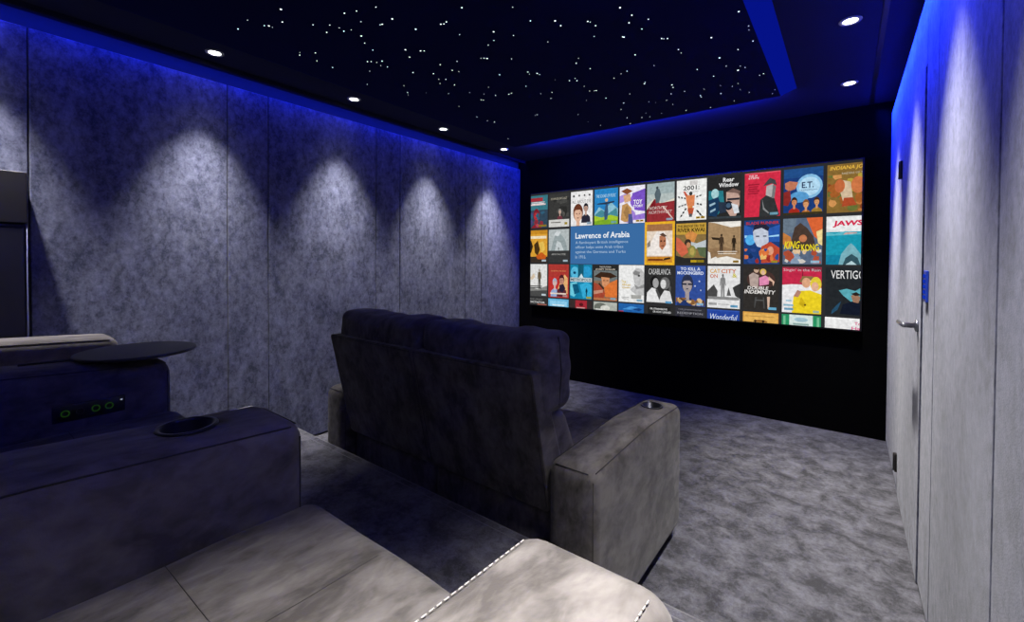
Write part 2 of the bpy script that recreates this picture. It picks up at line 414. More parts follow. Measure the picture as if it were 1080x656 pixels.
# ------------------------------------------------------------------ tall cabinet at left
cb = empty('tall_cabinet', (-3.04, .09, ZR)); tag(cb, 'tall black cabinet against the left wall at the photo edge', 'cabinet')
zt = 1.70-ZR
box('cabinet_body', -.078, .078, -.15, .146, .0, zt-.235, M_cab, cb, .004, 2)
box('cabinet_hood', -.078, .090, -.155, .148, zt-.23, zt, M_cab2, cb, .004, 2)
box('cabinet_door', .0785, .088, -.14, .136, .03, zt-.25, M_cab, cb, .003, 2)
tube('edge_strip', [(.082, .1455, .02), (.082, .1455, zt-.24)], .0022, plain('edge_blue_grey', (.10, .11, .2), .4), cb, 6)

# ------------------------------------------------------------------ recliner rows
def arm_z(y):           # the arm's top rises a little towards the back
    t = -y
    return .628 + .055*min(t, .42) - .03*max(0, t-.42)
def make_arm(root, x0, x1, cup, y0=-.92, yf=0.0, seams=True):
    def fn(v):
        t = max(0, (v.z-.04)/.56)
        return Vector((v.x, v.y, .04+(v.z-.04)*(arm_z(v.y)-.04)/.56))
    a = cushion('armrest', x0, x1, y0, yf, .04, .60, .042, M_suede, root, (.004, .006, .004), fn, 14, 6)
    cx = (x0+x1)/2
    if cup:
        cy = cup
        z = arm_z(cy)
        cut_cylinder(a, (cx, cy, z+.002), .043, .075)
        for p in a.data.polygons: p.use_smooth = True
        m = a.modifiers.new('wn', 'WEIGHTED_NORMAL')
        c = lathe('cup_holder', [(.0425, -.004), (.0425, .0045), (.049, .0055), (.051, .003), (.051, .0015), (.0415, .0015), (.040, -.07), (0, -.07), (0, -.073), (.0425, -.073), (.0425, -.004)], M_cup, a, 36, (cx, cy, z+.0035))
        c.rotation_euler = (0, 0, 0)
    # seams along the top edges and down the front and back corners
    e = .0125
    b = bmesh.new()
    for xx, s in ((x0, 1), (x1, -1)):
        pts = [(xx+s*e, y0+.03, arm_z(y0)-e+.002)]
        for i in range(13):
            y = y0+.03+(yf-y0-.06)*i/12; pts.append((xx+s*e*.92, y, arm_z(y)-e*.86))
        tube_bm(pts, .0017, 6, bm=b)
        for yy, s2 in ((y0, 1), (yf, -1)):
            tube_bm([(xx+s*e*.9, yy+s2*e*.9, .06), (xx+s*e*.9, yy+s2*e*.9, .3), (xx+s*e*.9, yy+s2*e*.9, arm_z(yy)-.034)], .0017, 6, bm=b)
    for yy, s2 in ((y0, 1), (yf, -1)):
        tube_bm([(x0+.03, yy+s2*e*.92, arm_z(yy)-e*.9), (x1-.03, yy+s2*e*.92, arm_z(yy)-e*.9)], .0017, 6, bm=b)
    if seams: mesh_obj('seam', b, M_seam, a)
    for yy in (y0+.06, yf-.06):
        mesh_obj('foot', box_bm(cx-.04, cx+.04, yy-.03, yy+.03, 0.0, .042, .003, 1), M_plastic, a, smooth=False)
    return a
def make_seat(root, x0, x1):
    w = x1-x0
    # rear shell
    def shell(v):
        t = (v.z-.43)/.515
        yb = -.885-.115*t
        th = .16-.095*min(1, max(0, t))**.7
        return Vector((v.x, yb+(v.y)*th, v.z))
    bp = cushion('back_panel', x0+.002, x1-.002, 0, 1, .43, .945, .02, M_suede, root, (0, 0, 0), shell, 12, 5)
    # undo x compression of unit depth: rounding handled in-shell
    b = bmesh.new()
    for xx in (x0+.012, x1-.012):
        tube_bm([(xx, -.885-.115*t+.0005, .43+.515*t) for t in (.04, .25, .5, .75, .97)], .0016, 6, bm=b)
    tube_bm([(x0+.012, -.9988, .936), (x1-.012, -.9988, .936)], .0016, 6, bm=b)
    mesh_obj('seam', b, M_seam, bp)
    # headrest: plump pillow with a stitched gusset
    def head(v):
        t = (v.z-.77)/.30
        puff = .012*math.sin(max(0, min(1, t))*math.pi*3.0)**2
        s = 1 if v.y > -.86 else -.4
        yy = v.y+.02*math.sin(t*math.pi)*s - .012*t + puff*(.5 if s > 0 else 0)
        sag = .010*math.cos((v.x-(x0+x1)/2)/w*math.pi*2)*max(0, t)
        wr = .0025*math.sin(v.x*41+v.z*19)+.002*math.sin(v.x*23-v.z*57+v.y*30)
        return Vector((v.x, yy+wr, v.z-sag+wr))
    hd = cushion('headrest', x0+.016, x1+.002, -.950, -.745, .765, 1.052, .044, M_suede, root, (.006, .012, .014), head, 16, 7)
    b = bmesh.new()
    for xx, s in ((x1+.0025, 1), (x0+.0155, -1)):
        pts = [head(Vector((xx+s*.006*math.sin(t*math.pi), -.848, .80+.235*t))) for t in [i/12 for i in range(13)]]
        tube_bm(pts, .0028, 6, bm=b)
    tube_bm([head(Vector((x0+w*t, -.922, 1.042))) for t in [.09+i*.84/16 for i in range(17)]], .002, 6, bm=b)
    mesh_obj('seam', b, M_seam, hd)
    def lum(v):
        t = (v.z-.47)/.32
        return Vector((v.x, v.y+.155*(1-t)-.02, v.z))
    cushion('lumbar_cushion', x0+.004, x1-.004, -.93, -.745, .47, .785, .06, M_suede, root, (.003, .03, .012), lum, 12, 6)
    def st(v):
        wr = .003*math.sin(v.x*17+v.y*11)*math.sin(v.y*13-v.x*5)
        return Vector((v.x, v.y, v.z+wr))
    sc = cushion('seat_cushion', x0+.003, x1-.003, -.74, .022, .285, .468, .042, M_suede, root, (.003, .006, .010), st, 16, 6)
    b = bmesh.new()
    for pts in ([(x0+.03+(w-.06)*i/10, -.245) for i in range(11)], [(x0+w*.5, -.66+.64*i/10) for i in range(11)]):
        q = []
        for px_, py_ in pts:
            u_, v_ = (px_-x0)/w*2-1, (py_+.359)/.381
            q.append((px_, py_, .468+.010*(1-u_*u_)*(1-v_*v_)+.003*math.sin(px_*17+py_*11)*math.sin(py_*13-px_*5)+.0001))
        tube_bm(q, .0007, 6, bm=b)
    mesh_obj('seam', b, M_seam, sc)
    cushion('footrest', x0+.005, x1-.005, -.07, .0, .07, .29, .02, M_suede, root, (0, .005, 0), None, 6, 4)
    cushion('base', x0+.004, x1-.004, -.865, -.075, .05, .425, .03, M_suede, root, (0, .004, 0),
            lambda v: Vector((v.x, v.y, v.z if v.y < -.75 else min(v.z, .282))), 10, 4)
def recliner(name, loc, arms, seats, label, front=0.0):
    root = empty(name, loc); tag(root, label, 'sofa')
    A = [make_arm(root, a[0], a[1], a[2], yf=front, seams=not (front and a is arms[-1])) for a in arms]
    for s in seats: make_seat(root, *s)
    return root, A
# front loveseat: right arm outer face x=-.63, its front y=2.17
cx = -1.425
front, FA = recliner('recliner_loveseat', (cx, 2.17, 0),
    [(-2.22-cx, -2.035-cx, -.16), (-.805-cx, -.622-cx, -.16)], [(-2.035-cx, -1.423-cx), (-1.423-cx, -.81-cx)],
    'dark grey suede two-seat recliner seen from behind, facing the screen')
bx = -1.43
brow, BA = recliner('recliner_row', (bx, .46, ZR),
    [(-2.70-bx, -2.50-bx, None), (-1.99-bx, -1.79-bx, -.15), (-1.112-bx, -.90-bx, -.175), (-.33-bx, -.125-bx, None)],
    [(-2.50-bx, -1.99-bx), (-1.79-bx, -1.112-bx), (-.90-bx, -.33-bx)],
    'grey suede three-seat recliner row in the foreground, on the raised carpet step', .008)
# pale decorative stitching on the nearest armrest
def stitches(arm, x0, x1):
    r = .042; d = .026; drop = r-math.sqrt(r*r-(r-d)**2)
    for xx in (x0+d, x1-d):
        b = bmesh.new(); N = 8
        for i in range(N):
            ya, yb = -.80+i*.765/N, -.80+(i+1)*.765/N
            p, q = Vector((xx, ya, arm_z(ya)-drop+.0034)), Vector((xx, yb, arm_z(yb)-drop+.0034)); n = max(1, int((q-p).length/.0095))
            for k in range(n): tube_bm([p.lerp(q, (k+.12)/n), p.lerp(q, (k+.78)/n)], .0008, 5, bm=b)
        o = mesh_obj('stitching', b, M_stitch, arm); o['label'] = 'pale dashed stitching'
stitches(BA[3], -.33-bx, -.125-bx)

# control buttons on the inner face of the third armrest
ctl = BA[1]
xf = -1.79-bx
def face_pt(u, v, X):
    d = ff*460.78+rr*(u-540)-uu*(v-282.78); s = X/d.x
    return d.y*s-.46, 1.31+d.z*s-ZR
cb_ = box_bm(xf-.004, xf+.005, -.325, -.165, .475, .525, .003, 2)
pl = mesh_obj('control_panel', cb_, M_plastic, ctl)
py, pz = face_pt(95, 431, -1.79)
pl.location = (0, py+.245, pz-.50)
for k, dyy in enumerate((-.053, -.022, .012, .042)):
    r_ = .0085
    pts = [(xf+.006, -.245+dyy+r_*math.cos(a), .5+r_*math.sin(a)) for a in [2*math.pi*j/20 for j in range(20)]]
    tube('control_button', pts, .0011, M_green if k != 1 else plain('button_ring', (.05, .05, .05), .4), pl, 5, True)
lathe('indicator_light', [(0, -.002), (.0028, -.001), (.0028, .001), (0, .002)], M_white_dot, pl, 10, (xf+.0065, -.245+.070, .512))

# swivel tray on the third armrest
tx, ty = -1.895, .40
tz = ZR+arm_z(-.115)-.012
tray = empty('swivel_tray', (tx, ty, tz)); tag(tray, 'round black swivel tray table above the dark armrest at left', 'tray table')
lathe('tray_top', [(0, .028), (.155, .028), (.160, .030), (.161, .034), (.159, .0375), (.155, .038), (0, .036)], M_tray, tray, 64)
lathe('tray_post', [(0, .0225), (.030, .0225), (.030, .025), (.014, .0255), (.012, .0278), (0, .0278)], M_plastic, tray, 24, (0, -.07, 0))
tube('tray_arm', [(0, -.12, .0305), (0, -.17, .0315), (0, -.22, .033), (0, -.27, .034)], .004, M_plastic, tray, 8)

# ------------------------------------------------------------------ screen
SCX0, SCX1, SCZ0, SCZ1, SCY = -2.93, .082, .812, 2.092, 4.18
scr = empty('projection_screen', ((SCX0+SCX1)/2, YF, SCZ0)); tag(scr, 'wide wall screen showing a grid of film posters and a blue title box', 'screen')
ox, oy, oz = scr.location
M_screen = bpy.data.materials.new('screen_image'); M_screen.use_nodes = True
nt = M_screen.node_tree; nt.nodes.clear()
at = nt.nodes.new('ShaderNodeAttribute'); at.attribute_name = 'col'
em = nt.nodes.new('ShaderNodeEmission'); em.inputs[1].default_value = .95
out = nt.nodes.new('ShaderNodeOutputMaterial')
nt.links.new(at.outputs['Color'], em.inputs[0]); nt.links.new(em.outputs[0], out.inputs[0])
M_art = bpy.data.materials.new('screen_artwork'); M_art.use_nodes = True
nt = M_art.node_tree; nt.nodes.clear()
at = nt.nodes.new('ShaderNodeAttribute'); at.attribute_name = 'col'
tc = nt.nodes.new('ShaderNodeTexCoord')
n1 = nt.nodes.new('ShaderNodeTexNoise'); n1.inputs['Scale'].default_value = 38; n1.inputs['Detail'].default_value = 5
nt.links.new(tc.outputs['Object'], n1.inputs['Vector'])
mr = nt.nodes.new('ShaderNodeMapRange'); mr.inputs[1].default_value = .35; mr.inputs[2].default_value = .65; mr.inputs[3].default_value = .84; mr.inputs[4].default_value = 1.1
nt.links.new(n1.outputs['Fac'], mr.inputs[0])
mx = nt.nodes.new('ShaderNodeVectorMath'); mx.operation = 'SCALE'
nt.links.new(at.outputs['Color'], mx.inputs[0]); nt.links.new(mr.outputs[0], mx.inputs['Scale'])
em = nt.nodes.new('ShaderNodeEmission'); em.inputs[1].default_value = .95
out = nt.nodes.new('ShaderNodeOutputMaterial')
nt.links.new(mx.outputs[0], em.inputs[0]); nt.links.new(em.outputs[0], out.inputs[0])
box('screen_frame', SCX0-.012-ox, SCX1+.012-ox, SCY+.004-oy, -.0005, SCZ0-.012-oz, SCZ1+.012-oz, M_plastic, scr, .003, 2)

def clip_bm(b):
    for co, no in (((SCX0-ox, 0, 0), (-1, 0, 0)), ((SCX1-ox, 0, 0), (1, 0, 0)), ((0, 0, 0), (0, 0, -1)), ((0, 0, SCZ1-SCZ0), (0, 0, 1))):
        bmesh.ops.bisect_plane(b, geom=b.verts[:]+b.edges[:]+b.faces[:], plane_co=co, plane_no=no, clear_outer=True)
def flat(name, polys, parent, mat, depth0=0):
    """polys: [(points xz in screen frame, colour)] each a little in front of the one before"""
    b = bmesh.new(); lay = b.loops.layers.float_color.new('col')
    for i, (pts, c) in enumerate(polys):
        y = (SCY-oy) - depth0 - i*.00006
        try: f = b.faces.new([b.verts.new((p[0], y, p[1])) for p in pts])
        except ValueError: continue
        for l in f.loops: l[lay] = (*lin(c), 1)
    clip_bm(b)
    return mesh_obj(name, b, mat, parent, smooth=False)
def text_obj(s, cx, cz, h, w, c, parent, y, name='title', bold=0.0, shear=0, align='CENTER'):
    cu = bpy.data.curves.new('t', 'FONT'); cu.body = s; cu.size = 1; cu.offset = bold; cu.resolution_u = 2; cu.shear = shear
    to = bpy.data.objects.new('t', cu); COL.objects.link(to)
    bpy.context.view_layer.update()
    dg = bpy.context.evaluated_depsgraph_get()
    me = bpy.data.meshes.new_from_object(to.evaluated_get(dg)); bpy.data.objects.remove(to)
    if not me.vertices: return
    xs = [v.co.x for v in me.vertices]; ys = [v.co.y for v in me.vertices]
    sx = w/(max(xs)-min(xs)); sz = h/(max(ys)-min(ys)); x0, z0 = min(xs), min(ys)
    b = bmesh.new(); b.from_mesh(me); bpy.data.meshes.remove(me)
    for v in b.verts:
        v.co = Vector((cx-w/2+(v.co.x-x0)*sx, y, cz-h/2+(v.co.y-z0)*sz))
    lay = b.loops.layers.float_color.new('col')
    for f in b.faces:
        for l in f.loops: l[lay] = (*lin(c), 1)
    clip_bm(b)
    if not b.verts: b.free(); return
    return mesh_obj(name, b, M_screen, parent, smooth=False)
flat('display', [([(SCX0-ox, 0), (SCX1-ox, 0), (SCX1-ox, SCZ1-SCZ0), (SCX0-ox, SCZ1-SCZ0)], '#2e2e30')], scr, M_screen)

# shape vocabulary, in a poster's own 0..1 square (y up)
def R_(x0, y0, x1, y1, c): return ([(x0, y0), (x1, y0), (x1, y1), (x0, y1)], c)
def E_(cx, cy, rx, ry, c, n=18, a0=0, a1=360): return ([(cx+rx*math.cos(math.radians(a0+(a1-a0)*i/(n if a1-a0 == 360 else n-1))), cy+ry*math.sin(math.radians(a0+(a1-a0)*i/(n if a1-a0 == 360 else n-1)))) for i in range(n)], c)
def P_(pts, c): return (pts, c)
def bust(cx, cy, s, skin, hair, cloth, shade=None):
    k = [P_([(cx-.95*s, cy-1.9*s), (cx-.85*s, cy-1.15*s), (cx-.3*s, cy-.8*s), (cx+.3*s, cy-.8*s), (cx+.85*s, cy-1.15*s), (cx+.95*s, cy-1.9*s)], cloth),
         R_(cx-.17*s, cy-.95*s, cx+.17*s, cy-.3*s, skin), E_(cx, cy+.10*s, .50*s, .56*s, hair), E_(cx, cy, .40*s, .50*s, skin),
         P_([(cx-.42*s, cy+.12*s), (cx-.3*s, cy+.5*s), (cx+.1*s, cy+.6*s), (cx+.43*s, cy+.3*s), (cx+.4*s, cy+.1*s), (cx+.2*s, cy+.28*s), (cx-.25*s, cy+.26*s)], hair)]
    d = shade or hair
    k += [E_(cx-.15*s, cy+.03*s, .07*s, .035*s, d, 8), E_(cx+.15*s, cy+.03*s, .07*s, .035*s, d, 8), E_(cx, cy-.24*s, .11*s, .03*s, d, 8)]
    return k
def figure(cx, y0, h, cloth, skin, leg=None):
    leg = leg or cloth; w = h*.13
    return [P_([(cx-w*.8, y0), (cx-w*.2, y0), (cx, y0+h*.42), (cx+w*.2, y0), (cx+w*.8, y0), (cx+w*.75, y0+h*.5), (cx-w*.75, y0+h*.5)], leg),
            P_([(cx-w*.75, y0+h*.45), (cx+w*.75, y0+h*.45), (cx+w, y0+h*.8), (cx+w*.4, y0+h*.85), (cx-w*.4, y0+h*.85), (cx-w, y0+h*.8)], cloth),
            P_([(cx-w, y0+h*.8), (cx-w*1.35, y0+h*.5), (cx-w*1.05, y0+h*.48), (cx-w*.6, y0+h*.75)], cloth),
            P_([(cx+w, y0+h*.8), (cx+w*1.35, y0+h*.5), (cx+w*1.05, y0+h*.48), (cx+w*.6, y0+h*.75)], cloth),
            E_(cx, y0+h*.92, w*.45, h*.07, skin, 12)]
def badge(c1='#4a86b0'): return [R_(.72, .03, .94, .085, c1)]
YB_ = [R_(.66, .03, .80, .08, '#c9a21c'), R_(.82, .03, .95, .08, '#b8901c'), R_(.69, .045, .77, .065, '#3a3010'), R_(.85, .045, .92, .065, '#3a3010')]
def lines(x0, x1, y, n, c, dy=.035, h=.012):
    return [R_(x0+.02*(i % 2), y-i*dy, x1-.03*((i*7) % 3), y-i*dy+h, c) for i in range(n)]
def blobs(seed, cols, n, x0=0.02, x1=.98, y0=.02, y1=.98, s=.12):
    rn = random.Random(seed); o = []
    for i in range(n):
        x, y = rn.uniform(x0, x1), rn.uniform(y0, y1); a, b = rn.uniform(.4, 1)*s, rn.uniform(.4, 1)*s*.8
        pts = []
        for j in range(9):
            t = j/9*2*math.pi; q = rn.uniform(.65, 1.1)
            pts.append((min(x1, max(x0, x+a*q*math.cos(t))), min(y1, max(y0, y+b*q*math.sin(t)))))
        o.append((pts, rn.choice(cols)))
    return o
PITCH, TW, TH = .2836, .262, .370
colx = [-2.962, -2.681, -2.399, -2.115, -1.835, -1.553, -1.270, -.990, -.702, -.417, -.130]
rowz = [2.070, 1.672, 1.282, .896]
def poster(ci, ri, bg, shapes, texts=(), label=None, w=TW, h=TH, x=None, zt=None):
    x0 = (colx[ci] if x is None else x)-ox; z1 = (rowz[ri] if zt is None else zt)-oz
    T_ = lambda p: (x0+p[0]*w, z1-h+p[1]*h)
    polys = []
    for pts, c in [R_(0, 0, 1, 1, bg)]+list(shapes):
        pts = [tuple(p) for p in pts]
        for ax, lim, sg in ((0, 0, 1), (0, 1, -1), (1, 0, 1), (1, 1, -1)):      # keep the artwork inside its tile
            q = []
            for i in range(len(pts)):
                a, b = pts[i-1], pts[i]; da, db = (a[ax]-lim)*sg, (b[ax]-lim)*sg
                if (da >= 0) != (db >= 0):
                    t = da/(da-db); q.append((a[0]+(b[0]-a[0])*t, a[1]+(b[1]-a[1])*t))
                if db >= 0: q.append(b)
            pts = q
            if len(pts) < 3: break
        if len(pts) >= 3: polys.append(([T_(p) for p in pts], c))
    o = flat('poster', polys, scr, M_art, .0005)
    if label: o['label'] = label
    for t in texts:
        s, cx_, cy_, th, tw, c = t[:6]; kw = t[6] if len(t) > 6 else {}
        p = T_((cx_, cy_)); text_obj(s, p[0], p[1], th*h, tw*w, c, o, SCY-oy-.0045, **kw)
    return o
B = dict(bold=.02)
D = '#2b2b2b'
# --- top row
poster(0, 0, '#33495c', [R_(0, .55, 1, 1, '#3c7b88'), R_(.1, .82, .75, .93, '#a8323c')]+bust(.42, .38, .33, '#b8343c', '#7c2430', '#93222e')+blobs(1, ['#4d4a78', '#8a2f3c', '#33607a', '#b04a52'], 12, y1=.5, s=.14)+[R_(.55, .03, .95, .09, '#8f7626'), R_(.12, .70, .9, .74, '#e8d0d0')]+lines(.15, .85, .78, 2, '#f0e8e8', .04, .02))
poster(1, 0, '#3b3b3a', blobs(2, ['#4c4c4a', '#2f2f2e', '#5a5854'], 14, y0=.3, y1=.85, s=.16)+bust(.55, .45, .14, '#c8a898', '#8c8a86', '#6e3440')+[R_(0, 0, 1, .22, '#d9d8d4'), R_(.1, .12, .6, .15, '#6d6a66'), R_(.78, .06, .92, .13, '#a38c34')], [('SCHINDLER’S LIST', .5, .85, .06, .8, '#b9b3a0')])
poster(2, 0, '#efeeee', bust(.34, .34, .46, '#e3b79c', '#6b3a28', '#cf6a58', '#5a2a20')+bust(.70, .50, .22, '#c09c8c', '#23232b', '#2b2b3a')+[R_(.1, .84, .18, .90, '#3a3a3a'), R_(.36, .85, .43, .9, '#3a3a3a'), R_(.60, .85, .67, .9, '#3a3a3a'), R_(.82, .85, .9, .9, '#3a3a3a')]+[R_(.75, .03, .95, .1, '#8aa0b0')], [('ALL ABOUT EVE', .5, .70, .09, .86, '#6a6868')])
poster(3, 0, '#2b86c8', [P_([(0, .3), (.2, .5), (.45, .38), (.7, .62), (1, .42), (1, .2), (0, .2)], '#8fc4d8'), P_([(.05, .3), (.3, .42), (.6, .3), (.95, .45), (1, .2), (0, .2)], '#4a8e9c'), P_([(0, .0), (1, .0), (1, .2), (.7, .26), (.3, .2), (0, .26)], '#a8cc34'), P_([(0, 0), (1, 0), (1, .1), (.5, .14), (0, .1)], '#7fae2c')]+[P_([(.5, .62), (.42, .3), (.44, .12), (.56, .14), (.60, .34), (.56, .62)], '#3c5a7c'), P_([(.12, .60), (.48, .62), (.85, .64), (.85, .60), (.5, .56), (.12, .57)], '#2b3c54'), E_(.52, .68, .06, .05, '#d8b08c')]+badge('#6ea0a8'), [('THE SOUND OF MUSIC', .5, .80, .09, .84, '#bfe2f2', dict(shear=.3))])
poster(4, 0, '#f2eefa', [E_(.72, .6, .3, .22, '#8a62d0'), E_(.35, .2, .3, .18, '#a888dc'), P_([(.5, .8), (1, .9), (1, .3), (.6, .35)], '#7d55c8'), P_([(0, .75), (.3, .82), (.2, .6), (0, .55)], '#b49ae4'), P_([(.55, .2), (1, .25), (1, .1), (.6, .08)], '#9a78d8')]+[P_([(.05, .88), (.3, .95), (.52, .86), (.3, .78)], '#8c5030'), P_([(.14, .76), (.42, .8), (.46, .6), (.2, .56)], '#dcab84'), P_([(.05, .1), (.1, .5), (.3, .55), (.48, .4), (.5, .05), (.2, .04)], '#c7985e'), P_([(.15, .3), (.3, .5), (.42, .3), (.3, .1)], '#a88050'), P_([(.35, .0), (.55, .0), (.5, .25), (.36, .25)], '#4f5a90')]+YB_, [('TOY', .73, .56, .12, .34, '#ffffff', B), ('STORY', .74, .45, .07, .38, '#ffffff', B)])
poster(5, 0, '#b9c4c2', [R_(0, .72, 1, 1, '#a3b4b6'), P_([(0, .45), (.3, .62), (.55, .48), (1, .58), (1, .5), (0, .35)], '#e5dfcc'), P_([(0, .32), (.28, .60), (.48, .48), (1, .52), (1, 0), (0, 0)], '#963036'), P_([(.0, .32), (.28, .6), (.35, .3), (.1, .2)], '#7c2026'), P_([(.55, .4), (.62, .4), (.98, .06), (.93, .06)], '#e6c4b8')]+[P_([(.28, .72), (.36, .86), (.46, .85), (.52, .70), (.46, .5), (.34, .48)], '#586870'), E_(.38, .88, .045, .04, '#404a50')]+badge('#90a6bc'), [('NORTH BY', .42, .36, .08, .66, '#e8d8d0', dict(shear=.25)), ('NORTHWEST', .5, .25, .08, .86, '#dcc4c0', dict(shear=.25))])
poster(6, 0, '#f4f4f2', [R_(.45, .86, .7, .97, '#d4d0ce'), R_(.38, .22, .55, .62, '#d88848'), P_([(.30, .62), (.62, .62), (.6, .35), (.36, .35)], '#e08858'), P_([(.38, .3), (.6, .3), (.54, .12), (.42, .12)], '#c05838'), P_([(.3, .6), (.22, .72), (.28, .73), (.38, .62)], '#d05840'), E_(.48, .66, .06, .05, '#3a3a3a'), R_(.43, .08, .53, .16, '#5a6064')]+[P_([(.05+.1*i, .62-.02*i), (.11+.1*i, .60-.02*i), (.11+.1*i, .56-.02*i), (.05+.1*i, .58-.02*i)], '#3c3c3c') for i in (0, 1, 2)]+[P_([(.66+.1*i, .58+.02*i), (.73+.1*i, .60+.02*i), (.73+.1*i, .56+.02*i), (.66+.1*i, .55+.02*i)], '#3c3c3c') for i in (0, 1)]+[P_([(.06+.1*i, .36+.02*i), (.13+.1*i, .38+.02*i), (.13+.1*i, .34+.02*i), (.06+.1*i, .33+.02*i)], '#565656') for i in (0, 1, 2)]+[P_([(.68+.1*i, .42-.02*i), (.75+.1*i, .41-.02*i), (.75+.1*i, .36-.02*i), (.68+.1*i, .38-.02*i)], '#565656') for i in (0, 1)]+[P_([(.12+.07*i, .08+.08*i), (.19+.07*i, .1+.08*i), (.21+.07*i, .15+.08*i), (.15+.07*i, .14+.08*i)], '#2c2c2c') for i in (0, 1, 2)]+[P_([(.66+.08*i, .24-.07*i), (.72+.08*i, .24-.07*i), (.78+.08*i, .18-.07*i), (.72+.08*i, .17-.07*i)], '#2c2c2c') for i in (0, 1, 2)]+YB_, [('2001:', .5, .80, .11, .54, '#2a2a2a', B), ('A SPACE ODYSSEY', .5, .70, .03, .5, '#8a8a8a')])
poster(7, 0, D, [P_([(.0, .68), (.45, .66), (.5, .3), (.3, .1), (0, .15)], '#2b7f8c'), E_(.2, .6, .12, .12, '#a8d4d8'), P_([(0, .45), (.3, .52), (.4, .3), (.25, .05), (0, .08)], '#1c3a5c'), P_([(.02, .35), (.2, .4), (.22, .36), (.04, .3)], '#9fc0d0'), P_([(.05, .2), (.22, .26), (.22, .21), (.06, .15)], '#9fc0d0')]+[P_([(.55, .62), (.75, .68), (.96, .6), (.95, .3), (.85, .05), (.7, .02), (.55, .2)], '#c8a698'), P_([(.55, .62), (.75, .7), (.97, .62), (.95, .5), (.9, .57), (.7, .6)], '#7a6058'), R_(.58, .42, .95, .47, '#2a2a34'), E_(.62, .3, .13, .11, '#1a1e2a'), E_(.62, .3, .07, .06, '#46607a'), P_([(.7, .35), (.9, .3), (.95, .12), (.8, .1)], '#dfe4ea'), P_([(.3, .4), (.55, .38), (.55, .15), (.35, .12)], '#2a3648')]+[R_(0, .0, 1, .05, '#3a4248')], [('Rear', .62, .91, .10, .34, '#f2f2f2', B), ('Window', .62, .79, .10, .60, '#f2f2f2', B)])
poster(8, 0, '#d8304a', [R_(0, .98, 1, 1, '#e86070'), P_([(.42, .0), (.45, .38), (.62, .48), (.82, .45), (.98, .02), (.9, 0)], '#343638'), P_([(.6, .48), (.62, .68), (.8, .72), (.85, .56), (.75, .42)], '#b4b0b0'), P_([(.52, .68), (.64, .80), (.72, .86), (.86, .80), (.9, .68), (.76, .73)], '#45474a'), P_([(.8, .7), (.88, .66), (.84, .4), (.76, .4)], '#7c7a7c'), P_([(.5, .4), (.56, .2), (.7, .08), (.68, .06), (.53, .16)], '#8a8c8e')]+lines(.10, .42, .72, 5, '#a42036', .05, .03)+badge('#6fa0b4'), [('THE 39', .24, .93, .045, .24, '#f5d8dc', B), ('STEPS', .26, .88, .04, .30, '#f5d8dc', B)])
poster(9, 0, '#1e3e7c', [R_(0, .8, 1, 1, '#24508c'), E_(.66, .60, .33, .26, '#8cc4ea'), E_(.66, .6, .27, .2, '#b4dcf4'), E_(.40, .38, .25, .12, '#5a9fd4'), P_([(.03, .7), (.15, .74), (.38, .70), (.3, .56), (.14, .52), (.04, .58)], '#c47a5c'), P_([(0, .5), (.16, .54), (.2, .35), (.12, .2), (0, .22)], '#8c2c2a')]+bust(.28, .28, .16, '#d88c60', '#3a2018', '#a82c20')+bust(.58, .22, .16, '#e0a070', '#8c5830', '#b06a28')+bust(.85, .26, .15, '#d89c6c', '#4a3020', '#a07c34')+[R_(0, 0, 1, .05, '#3c3420')], [('E.T.', .62, .63, .13, .30, '#1c2c54', B), ('THE EXTRA-TERRESTRIAL', .64, .52, .025, .46, '#2c4470')])
poster(10, 0, '#8c6c34', blobs(12, ['#c47840', '#a8602c', '#b8a040', '#6c7438', '#d89858', '#8a4424'], 26, y1=.78, s=.17)+[P_([(.3, .68), (.55, .62), (.62, .2), (.42, .12), (.32, .4)], '#d8c0a0'), E_(.72, .55, .16, .17, '#d07848'), E_(.3, .55, .12, .14, '#c86c40'), P_([(.35, .12), (.7, .14), (.6, .3), (.4, .3)], '#b04c2c')], [('INDIANA JONES', .57, .91, .10, 1.02, '#e8b848', dict(bold=.02, shear=.2)), ('RAIDERS OF THE LOST ARK', .82, .80, .04, .95, '#c8bfa8')])
# --- second row
poster(0, 1, '#e0a438', [R_(0, .88, 1, 1, '#c98c28'), R_(.1, .74, .95, .82, '#f2e4c4'), P_([(0, .6), (.15, .68), (.25, .5), (.15, .3), (0, .3)], '#2f2418'), P_([(.3, .55), (.5, .68), (.62, .4), (.5, .2), (.35, .3)], '#4a3418'), P_([(.55, .6), (.8, .66), (.9, .4), (.7, .3)], '#e8c058'), R_(0, 0, 1, .18, '#3a3028'), P_([(.4, .2), (.7, .32), (.95, .2), (.9, .1), (.5, .1)], '#c85c20')]+badge('#b8c8d0'))
poster(1, 1, '#b6bebf', [R_(0, 0, 1, .36, '#38393a'), P_([(.1, .36), (.3, .8), (.55, .9), (.8, .7), (.95, .36)], '#9aa6a8'), P_([(.3, .36), (.42, .66), (.6, .6), (.75, .36)], '#c8d0d2'), P_([(.25, .82), (.4, .95), (.6, .92), (.5, .8)], '#d8dee0')]+figure(.5, .34, .14, '#33383a', '#33383a')+badge('#a8bcc8'), [('WWW'[:0]+'APOCALYPSE', .5, .25, .05, .7, '#b8b8b4')])
